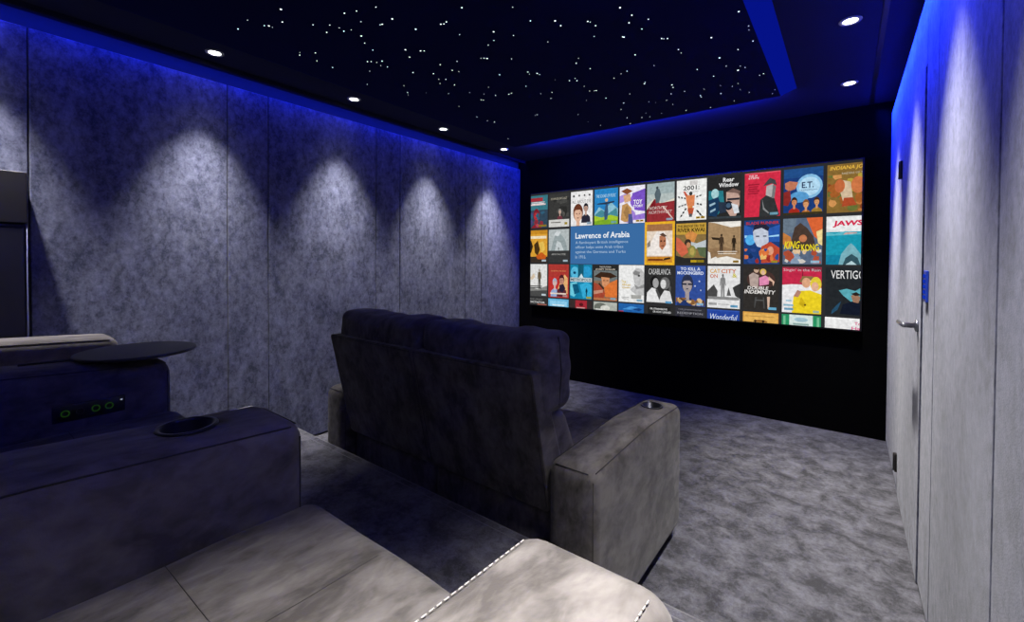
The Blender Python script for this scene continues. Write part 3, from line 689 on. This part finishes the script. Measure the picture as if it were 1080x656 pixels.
# blue title box
def info():
    x0, x1, z1, z0 = -2.400-ox, -1.572-ox, 1.697-oz, 1.288-oz
    o = flat('title_box', [([(x0, z0), (x1, z0), (x1, z1), (x0, z1)], '#3c6ea6')], scr, M_screen, .0005)
    o['label'] = 'blue box with white film title'
    w = x1-x0
    text_obj('Lawrence of Arabia', x0+w*.075+w*.37, z1-.105, .062, w*.74, '#f4f8fc', o, SCY-oy-.002, bold=.018)
    for i, (s, f) in enumerate((('A flamboyant British intelligence', .72), ('officer helps unite Arab tribes', .66), ('against the Germans and Turks', .69), ('in 1916.', .155))):
        text_obj(s, x0+w*.075+w*f/2, z1-.182-i*.050, .037, w*f, '#b4cce4', o, SCY-oy-.002, 'synopsis')
info()
sel = poster(5, 1, '#f0b62c', [R_(.075, .06, .925, .94, '#c49a70'), R_(.075, .79, .925, .94, '#a8744c'), R_(.075, .2, .925, .78, '#ead9c8'), P_([(.1, .3), (.28, .62), (.42, .78), (.66, .76), (.82, .5), (.9, .22), (.1, .22)], '#f4ece6'), P_([(.5, .66), (.62, .7), (.72, .62), (.72, .46), (.6, .34), (.5, .42)], '#b97858'), P_([(.5, .70), (.62, .74), (.75, .66), (.66, .64)], '#5c4438'), E_(.56, .55, .035, .02, '#4a3028', 8), E_(.67, .55, .03, .02, '#4a3028', 8), R_(.56, .43, .66, .45, '#6c3c30'), P_([(.09, .5), (.2, .58), (.2, .44), (.09, .4)], '#8c8078'), R_(.075, .06, .925, .19, '#d08c30'), R_(.12, .10, .62, .14, '#6c2c18'), P_([(.62, .1), (.88, .14), (.85, .18), (.68, .16)], '#3c2a1c')], [], 'gold framed poster beside the blue title box', w=.288, h=.416, x=-1.572, zt=1.702)
poster(6, 1, '#8c7244', [R_(0, .72, 1, 1, '#c8a040'), P_([(.3, .72), (.5, .82), (.72, .72), (.6, .5), (.4, .52)], '#d8904c'), P_([(0, .66), (.12, .62), (.35, .44), (.42, .28), (.2, .16), (0, .34)], '#d4694c'), P_([(.45, .55), (.7, .5), (1, .58), (1, .4), (.6, .36)], '#c4ccd0'), E_(.40, .52, .11, .09, '#3c3028'), E_(.42, .46, .07, .07, '#c48c64'), E_(.55, .30, .13, .15, '#8c8a48'), E_(.55, .30, .08, .1, '#b8a458'), P_([(.7, .4), (1, .4), (1, .14), (.8, .2)], '#5c6c4c'), R_(0, 0, 1, .14, '#2c2c2a'), P_([(0, .2), (.3, .14), (.2, .0), (0, 0)], '#2c2c2a')]+[R_(.5, .03, .70, .09, '#c0a020'), R_(.72, .03, .94, .09, '#94801c')], [('THE BRIDGE ON THE', .5, .93, .06, .9, '#2a2418', B), ('RIVER KWAI', .5, .83, .10, .9, '#1c1812', B)])
poster(7, 1, '#a88a66', [P_([(0, 1), (1, 1), (1, .88), (.7, .86), (.45, .92), (.2, .98), (0, 1)], '#f0ece4'), P_([(0, 0), (1, 0), (1, .1), (.6, .18), (.3, .14), (0, .3)], '#f0ece4'), P_([(.1, .12), (.6, .3), (.95, .24), (1, .3), (.5, .4), (.05, .36)], '#927454')]+figure(.42, .22, .50, '#4a3a2c', '#2e241c')+figure(.80, .26, .42, '#33291f', '#2e241c')+[P_([(.10, .64), (.14, .58), (.36, .56), (.36, .62)], '#33291f')]+lines(.3, .9, .28, 2, '#e8dccc', .05, .02)+[R_(.78, .03, .95, .08, '#8c6c1c')])
poster(8, 1, '#20407c', [P_([(0, .9), (.5, .75), (1, .88), (1, .5), (0, .5)], '#2c5cb0'), P_([(.02, .66), (.5, .62), (.98, .66), (.98, .62), (.5, .6), (.02, .6)], '#a8e0ff'), E_(.18, .55, .14, .12, '#58b4f0')]+[P_([(.25, .78), (.45, .88), (.68, .8), (.70, .5), (.55, .36), (.38, .4), (.28, .55)], '#c8d0e0'), P_([(.24, .72), (.3, .9), (.55, .94), (.72, .82), (.68, .74), (.5, .82), (.3, .78)], '#28283c'), R_(.34, .62, .44, .645, '#28304c'), R_(.54, .62, .64, .645, '#28304c')]+[P_([(.5, .4), (.75, .5), (1, .36), (1, .05), (.5, .02)], '#c04c34'), P_([(.45, .3), (.62, .36), (.66, .12), (.48, .1)], '#f0c070'), E_(.75, .3, .09, .1, '#e4a080')]+blobs(5, ['#a03028', '#e07840', '#304c90', '#183060'], 12, y1=.35, s=.12)+[R_(.78, .03, .95, .08, '#a08c2c')], [('BLADE RUNNER', .52, .93, .065, .92, '#c03838', B)])
poster(9, 1, '#5c6c84', [P_([(0, 1), (.35, 1), (.3, .7), (0, .65)], '#6c7c8c'), P_([(.6, 1), (1, 1), (1, .45), (.8, .6), (.7, .8)], '#e06838'), P_([(.85, .7), (1, .75), (1, .4), (.9, .45)], '#f4dc98'), P_([(.2, .45), (.3, .8), (.45, .9), (.62, .78), (.78, .6), (.85, .35), (.6, .3), (.3, .3)], '#4c3c34'), P_([(.0, .7), (.2, .6), (.25, .4), (.1, .35), (0, .45)], '#c88040'), E_(.52, .56, .10, .08, '#c87c54')]+blobs(8, ['#d8d4cc', '#b05038', '#8ca0b8', '#34404c', '#e8c8a0'], 18, y1=.32, s=.14)+badge('#9cc0d8'), [('KING', .24, .42, .17, .42, '#f0dc28', dict(bold=.02, shear=.3)), ('KONG', .70, .36, .15, .46, '#f0dc28', dict(bold=.02, shear=-.2))])
poster(10, 1, '#1c9cb4', [R_(0, .68, 1, 1, '#f0f2f2'), P_([(0, .68), (.2, .64), (.45, .69), (.75, .65), (1, .7), (1, .62), (0, .6)], '#60bccc'), R_(0, 0, 1, .2, '#1684a4'), P_([(.30, .0), (.36, .22), (.50, .38), (.58, .44), (.66, .38), (.80, .22), (.88, 0)], '#7cb4c0'), P_([(.40, .0), (.46, .14), (.60, .22), (.74, .14), (.80, .0)], '#355560'), P_([(.46, .0), (.6, .08), (.72, .0)], '#b8d4da')]+[P_([(.4, .62), (.7, .64), (.72, .66), (.45, .66)], '#d8a8a0')], [('JAWS', .50, .84, .14, .70, '#d8204c', dict(bold=.04, shear=.1))])
# --- third row
poster(0, 2, '#e4e4e2', [R_(0, 0, 1, .22, '#4c4c4c'), P_([(0, .3), (.5, .22), (1, .34), (1, .2), (0, .15)], '#8a8a88')]+figure(.6, .24, .62, '#6a5c48', '#7c6a58', '#44423e')+[P_([(.1, .55), (.3, .72), (.38, .6), (.2, .5)], '#d8c4a8')]+lines(.05, .75, .30, 2, '#3a3a3a', .05, .03)+badge('#c0ccd4'))
poster(1, 2, '#c03430', [R_(0, .62, 1, 1, '#b03a34'), P_([(.4, .12), (.95, .12), (.95, .6), (.8, .7), (.6, .5)], '#e8b478')]+bust(.32, .44, .22, '#d8b8b0', '#a8b4cc', '#9ab0d8')+bust(.66, .52, .26, '#c48c78', '#4c2028', '#5c2834')+[P_([(.55, .38), (.75, .42), (.85, .28), (.7, .16), (.55, .2)], '#2c2438'), R_(.1, .1, .88, .14, '#f0dccc')]+badge('#b08888'), [('GONE WITH THE WIND', .5, .80, .04, .74, '#e09c60')])
poster(2, 2, '#1884ac', [E_(.22, .76, .2, .18, '#58bce0'), E_(.2, .76, .07, .04, '#10486c'), E_(.76, .8, .22, .16, '#2c9cd0'), R_(.36, .6, .62, 1, '#185c74'), P_([(.4, .62), (.52, .74), (.62, .62)], '#d0e8f0'), P_([(0, .45), (.3, .5), (.4, .3), (.2, .05), (0, .1)], '#70d0e4'), P_([(.1, .42), (.35, .44), (.45, .2), (.2, .12)], '#125a7c'), P_([(.45, .42), (.8, .5), (1, .4), (1, .1), (.6, .02)], '#38b0dc')]+figure(.76, .06, .28, '#0c3448', '#0c3448')+[R_(0, .5, 1, .62, '#c8d4d8'), R_(.75, .02, .97, .08, '#a8a03c')], [('METROPOLIS', .5, .56, .08, .92, '#3a4c54', B)])
poster(3, 2, '#8c6a54', [R_(0, .84, 1, 1, D), R_(0, .55, 1, .84, '#707878'), P_([(.0, .66), (.3, .80), (.72, .78), (1, .68), (.7, .62), (.3, .62)], '#3c281c'), P_([(.32, .66), (.68, .64), (.66, .42), (.52, .34), (.38, .42)], '#d89468'), R_(.4, .55, .48, .57, '#3c1c10'), R_(.55, .55, .63, .57, '#3c1c10'), P_([(.45, .36), (.7, .5), (1, .6), (1, .1), (.5, .1)], '#e07838'), P_([(0, .5), (.3, .42), (.5, .2), (.4, 0), (0, 0)], '#a84834'), P_([(0, .26), (.4, .3), (.4, .22), (0, .16)], '#c89078'), P_([(.2, .46), (.42, .3), (.46, .34), (.24, .5)], '#3a2c24'), R_(0, 0, 1, .07, '#b8744c')]+badge('#8ca8b8'), [('THE OUTLAW', .5, .94, .04, .5, '#e8e4dc'), ('JOSEY WALES', .5, .87, .05, .85, '#d4c8b8', B)])
poster(4, 2, '#f0f0ef', [P_([(.55, .82), (.68, .92), (.9, .9), (1, .78), (1, .2), (.7, .2), (.45, .34), (.66, .46), (.6, .6)], '#c4c4c4'), P_([(.56, .78), (.64, .86), (.84, .82), (.8, .72), (.62, .74)], '#8a8a8a'), E_(.8, .72, .05, .03, '#4c4c4c'), P_([(.6, .5), (.78, .42), (1, .5), (1, .4), (.7, .36)], '#949494'), R_(.5, .1, .9, .2, '#a8a8a4')]+lines(.1, .42, .12, 2, '#9a9a9a', .04, .015)+badge('#7ca4bc'), [('The', .20, .55, .07, .18, '#d8b830', B), ('African', .30, .47, .07, .34, '#d0ac30', B), ('Queen', .30, .39, .06, .34, '#c8a430', B)])
poster(5, 2, '#303030', [E_(.32, .58, .16, .15, '#1c1c1c'), E_(.36, .54, .11, .13, '#a8a8a8'), E_(.70, .54, .18, .16, '#6c6c6c'), E_(.64, .52, .10, .12, '#dcdcdc'), P_([(.02, .04), (.04, .28), (.22, .42), (.40, .38), (.55, .18), (.5, .04)], '#ececec'), P_([(.45, .04), (.55, .2), (.68, .36), (.88, .34), (.98, .04)], '#e0e0e0'), P_([(.35, .36), (.42, .4), (.55, .2), (.5, .1)], '#4c4c4c'), P_([(.86, .5), (.92, .45), (.9, .3), (.84, .36)], '#555555')]+badge('#5c9cc8'), [('CASABLANCA', .5, .84, .15, .80, '#d0d0d0')])
poster(6, 2, '#33509c', [R_(0, .9, 1, 1, '#3c58a4'), E_(.66, .5, .03, .02, '#c8d4f0', 8), E_(.8, .62, .03, .02, '#c8d4f0', 8), E_(.85, .4, .02, .02, '#c8d4f0', 8)]+bust(.40, .52, .40, '#a89c9c', '#2c3450', '#24386c')+[R_(.22, .52, .38, .56, '#1c2438'), R_(.42, .52, .58, .56, '#1c2438')]+blobs(21, ['#c8a068', '#8c6038', '#e0c090', '#5c4434'], 16, y1=.2, s=.12)+badge('#88b4d8'), [('TO KILL A', .5, .92, .08, .66, '#e4ecfc', B), ('MOCKINGBIRD', .5, .82, .08, .88, '#e4ecfc', B)])
poster(7, 2, '#e8e8e8', [P_([(0, .4), (.2, .56), (.32, .4), (.3, .2), (0, .2)], '#4a4a4a'), P_([(.78, .5), (1, .6), (1, .24), (.86, .3)], '#3c3c3c')]+figure(.48, .26, .56, '#8a8a8a', '#6c6c6c')+[P_([(.66, .5), (.74, .3), (.6, .3)], '#5a5a5a'), R_(.02, .2, .98, .27, '#8c8c8c'), R_(.04, .06, .3, .12, '#a4a4a4'), R_(.34, .08, .7, .1, '#b4b4b4')]+badge('#5c98bc'), [('CAT', .24, .88, .1, .32, '#d8a040', B), ('CITY', .66, .88, .10, .46, '#cc7044', B), ('ON', .2, .76, .09, .24, '#c46038', B), ('&', .84, .78, .10, .14, '#ccc038', B)])
poster(8, 2, '#33302e', [E_(.5, .7, .4, .22, '#4a3430')]+[P_([(.2, .55), (.16, .8), (.28, .86), (.44, .8), (.42, .5)], '#b8a49c'), E_(.37, .92, .075, .065, '#c8a890'), P_([(.28, .94), (.36, 1), (.45, .96), (.42, .92)], '#3c2c24'), E_(.56, .88, .09, .07, '#e0bc60'), E_(.56, .86, .05, .055, '#e4bca0'), P_([(.45, .74), (.62, .80), (.74, .74), (.72, .6), (.46, .56)], '#e890b8'), P_([(.72, .78), (.88, .66), (.84, .56), (.82, .66), (.70, .70)], '#e0b8a0'), P_([(.68, .32), (.76, .32), (.74, .06), (.70, .04)], '#d8b8a4'), P_([(.34, .3), (.40, .3), (.34, .05), (.32, .05)], '#4c4c4c'), P_([(.56, .3), (.6, .3), (.62, .05), (.59, .05)], '#4c4c4c'), R_(.36, .22, .60, .245, '#5c5c5c')]+badge('#6cb0d4'), [('DOUBLE', .42, .51, .075, .60, '#ece8e4', dict(bold=.02, shear=.15)), ('INDEMNITY', .47, .42, .085, .88, '#ece8e4', dict(bold=.02, shear=.15))])
poster(9, 2, '#f0eef0', [P_([(0, .6), (0, 1), (1, 1), (1, .55), (.75, .72), (.5, .62), (.25, .62)], '#c82c4c'), P_([(0, .98), (0, 1), (1, 1), (1, .9)], '#8c3444'), P_([(.5, .62), (.52, .9), (.54, .9), (.54, .6)], '#7c2434'), P_([(.44, .66), (.52, .80), (.78, .80), (.84, .72), (.62, .70)], '#8c7048'), E_(.62, .66, .11, .11, '#e0a884'), E_(.86, .64, .14, .15, '#e8d040'), E_(.84, .58, .09, .10, '#e8b494'), P_([(.26, .0), (.3, .36), (.46, .48), (.72, .5), (1, .42), (1, 0)], '#f0d428'), P_([(.5, .35), (.62, .2), (.58, .1), (.44, .2)], '#d4b41c'), P_([(.3, .36), (.4, .5), (.5, .46), (.42, .34)], '#b88470'), E_(.6, .18, .03, .02, '#5c4a20', 8), R_(.1, .24, .25, .28, '#a8c8d8'), R_(.04, .14, .3, .18, '#88b4c8')]+[R_(.06, .05, .3, .1, '#6c9cb8'), R_(.8, .02, .95, .07, '#a0b4a0')], [('Singin’ in the Rain', .5, .925, .075, .94, '#d8c0c8')])
poster(10, 2, '#262a2e', [P_([(.32, .52), (.5, .56), (.7, .52), (.88, .62), (.85, .34), (.6, .3), (.42, .42)], '#5cacb8'), P_([(.6, .42), (.7, .46), (.82, .4), (.76, .24), (.66, .28)], '#a07860'), P_([(.6, .46), (.72, .5), (.84, .44), (.7, .42)], '#2c2420'), P_([(.35, .04), (.42, .24), (.62, .3), (.86, .26), (.98, .02)], '#161c2c'), P_([(.15, .02), (.3, .12), (.38, .3), (.3, .24), (.16, .1)], '#28506c'), P_([(.88, .24), (.98, .3), (1, .1), (.92, .1)], '#246088')], [('VERTIGO', .52, .85, .17, .78, '#f0f0f0')])
# --- bottom row, cut by the lower edge of the picture
poster(0, 3, '#353535', [R_(.5, .78, .98, .81, '#b06858')], [('THE GREAT', .45, .95, .04, .7, '#8c8c8c'), ('DICTATOR', .5, .86, .06, .8, '#d8d8d8', B)])
poster(1, 3, '#6cb8e0', [R_(.08, .78, .92, .94, '#90d0f0'), R_(.2, .8, .8, .83, '#e0f0f8')])
poster(2, 3, '#3a2e2e', [R_(.25, .7, .78, 1, '#a82c38'), E_(.52, .88, .1, .05, '#5c1820'), R_(.3, .76, .7, .8, '#d8a0a0')])
poster(3, 3, '#b4b8b0', [E_(.3, .85, .28, .12, '#70746c'), E_(.5, .83, .2, .08, '#dcdcd4'), R_(.08, .76, .4, .8, '#f0f0ec')])
poster(4, 3, '#2464ac', [P_([(.15, .84), (.5, .94), (.8, .9), (.6, .84)], '#4c98dc'), R_(.0, .76, .2, .8, '#a8344c'), P_([(.5, .86), (.8, .82), (.95, .86), (.8, .9)], '#18407c')])
poster(5, 3, '#303030', [R_(.08, .7, .9, .98, '#242424')], [('DR. STRANGELOVE', .48, .915, .045, .62, '#e8e8e8', B), ('OR HOW I LEARNED', .6, .84, .05, .66, '#d0d0d0', B)])
poster(6, 3, '#34343c', blobs(33, ['#44444e', '#2a2a30'], 5, y0=.75, s=.1), [('THE SHAWSHANK', .5, .95, .03, .8, '#8c8c94'), ('REDEMPTION', .5, .86, .05, .85, '#a0a0a8')])
poster(7, 3, '#2848a4', [R_(0, .97, 1, 1, '#3458b4')], [('Wonderful', .52, .83, .14, .84, '#d8e4f4', dict(shear=.3))])
poster(8, 3, '#e0a44c', [R_(.03, .7, .97, .97, '#e8b45c'), E_(.5, .78, .2, .05, '#8c5c28', 14, 0, 180), E_(.36, .8, .04, .03, '#3c2818', 8), E_(.58, .8, .04, .03, '#3c2818', 8)]+lines(.08, .9, .90, 1, '#a87838'))
poster(9, 3, '#2c9464', [R_(.2, .7, .8, 1, '#d8e8e4'), R_(.04, .7, .1, .97, '#78c498'), R_(.9, .7, .96, .97, '#78c498'), E_(.5, .9, .18, .05, '#a8c8d4'), R_(.3, .78, .7, .82, '#8ca8a4')])
poster(10, 3, '#f0f0f0', [R_(.0, .97, 1, 1, '#ffffff')], [('Top', .80, .89, .08, .22, '#e0588c', B), ('Hat', .76, .80, .07, .26, '#e0588c', B)])
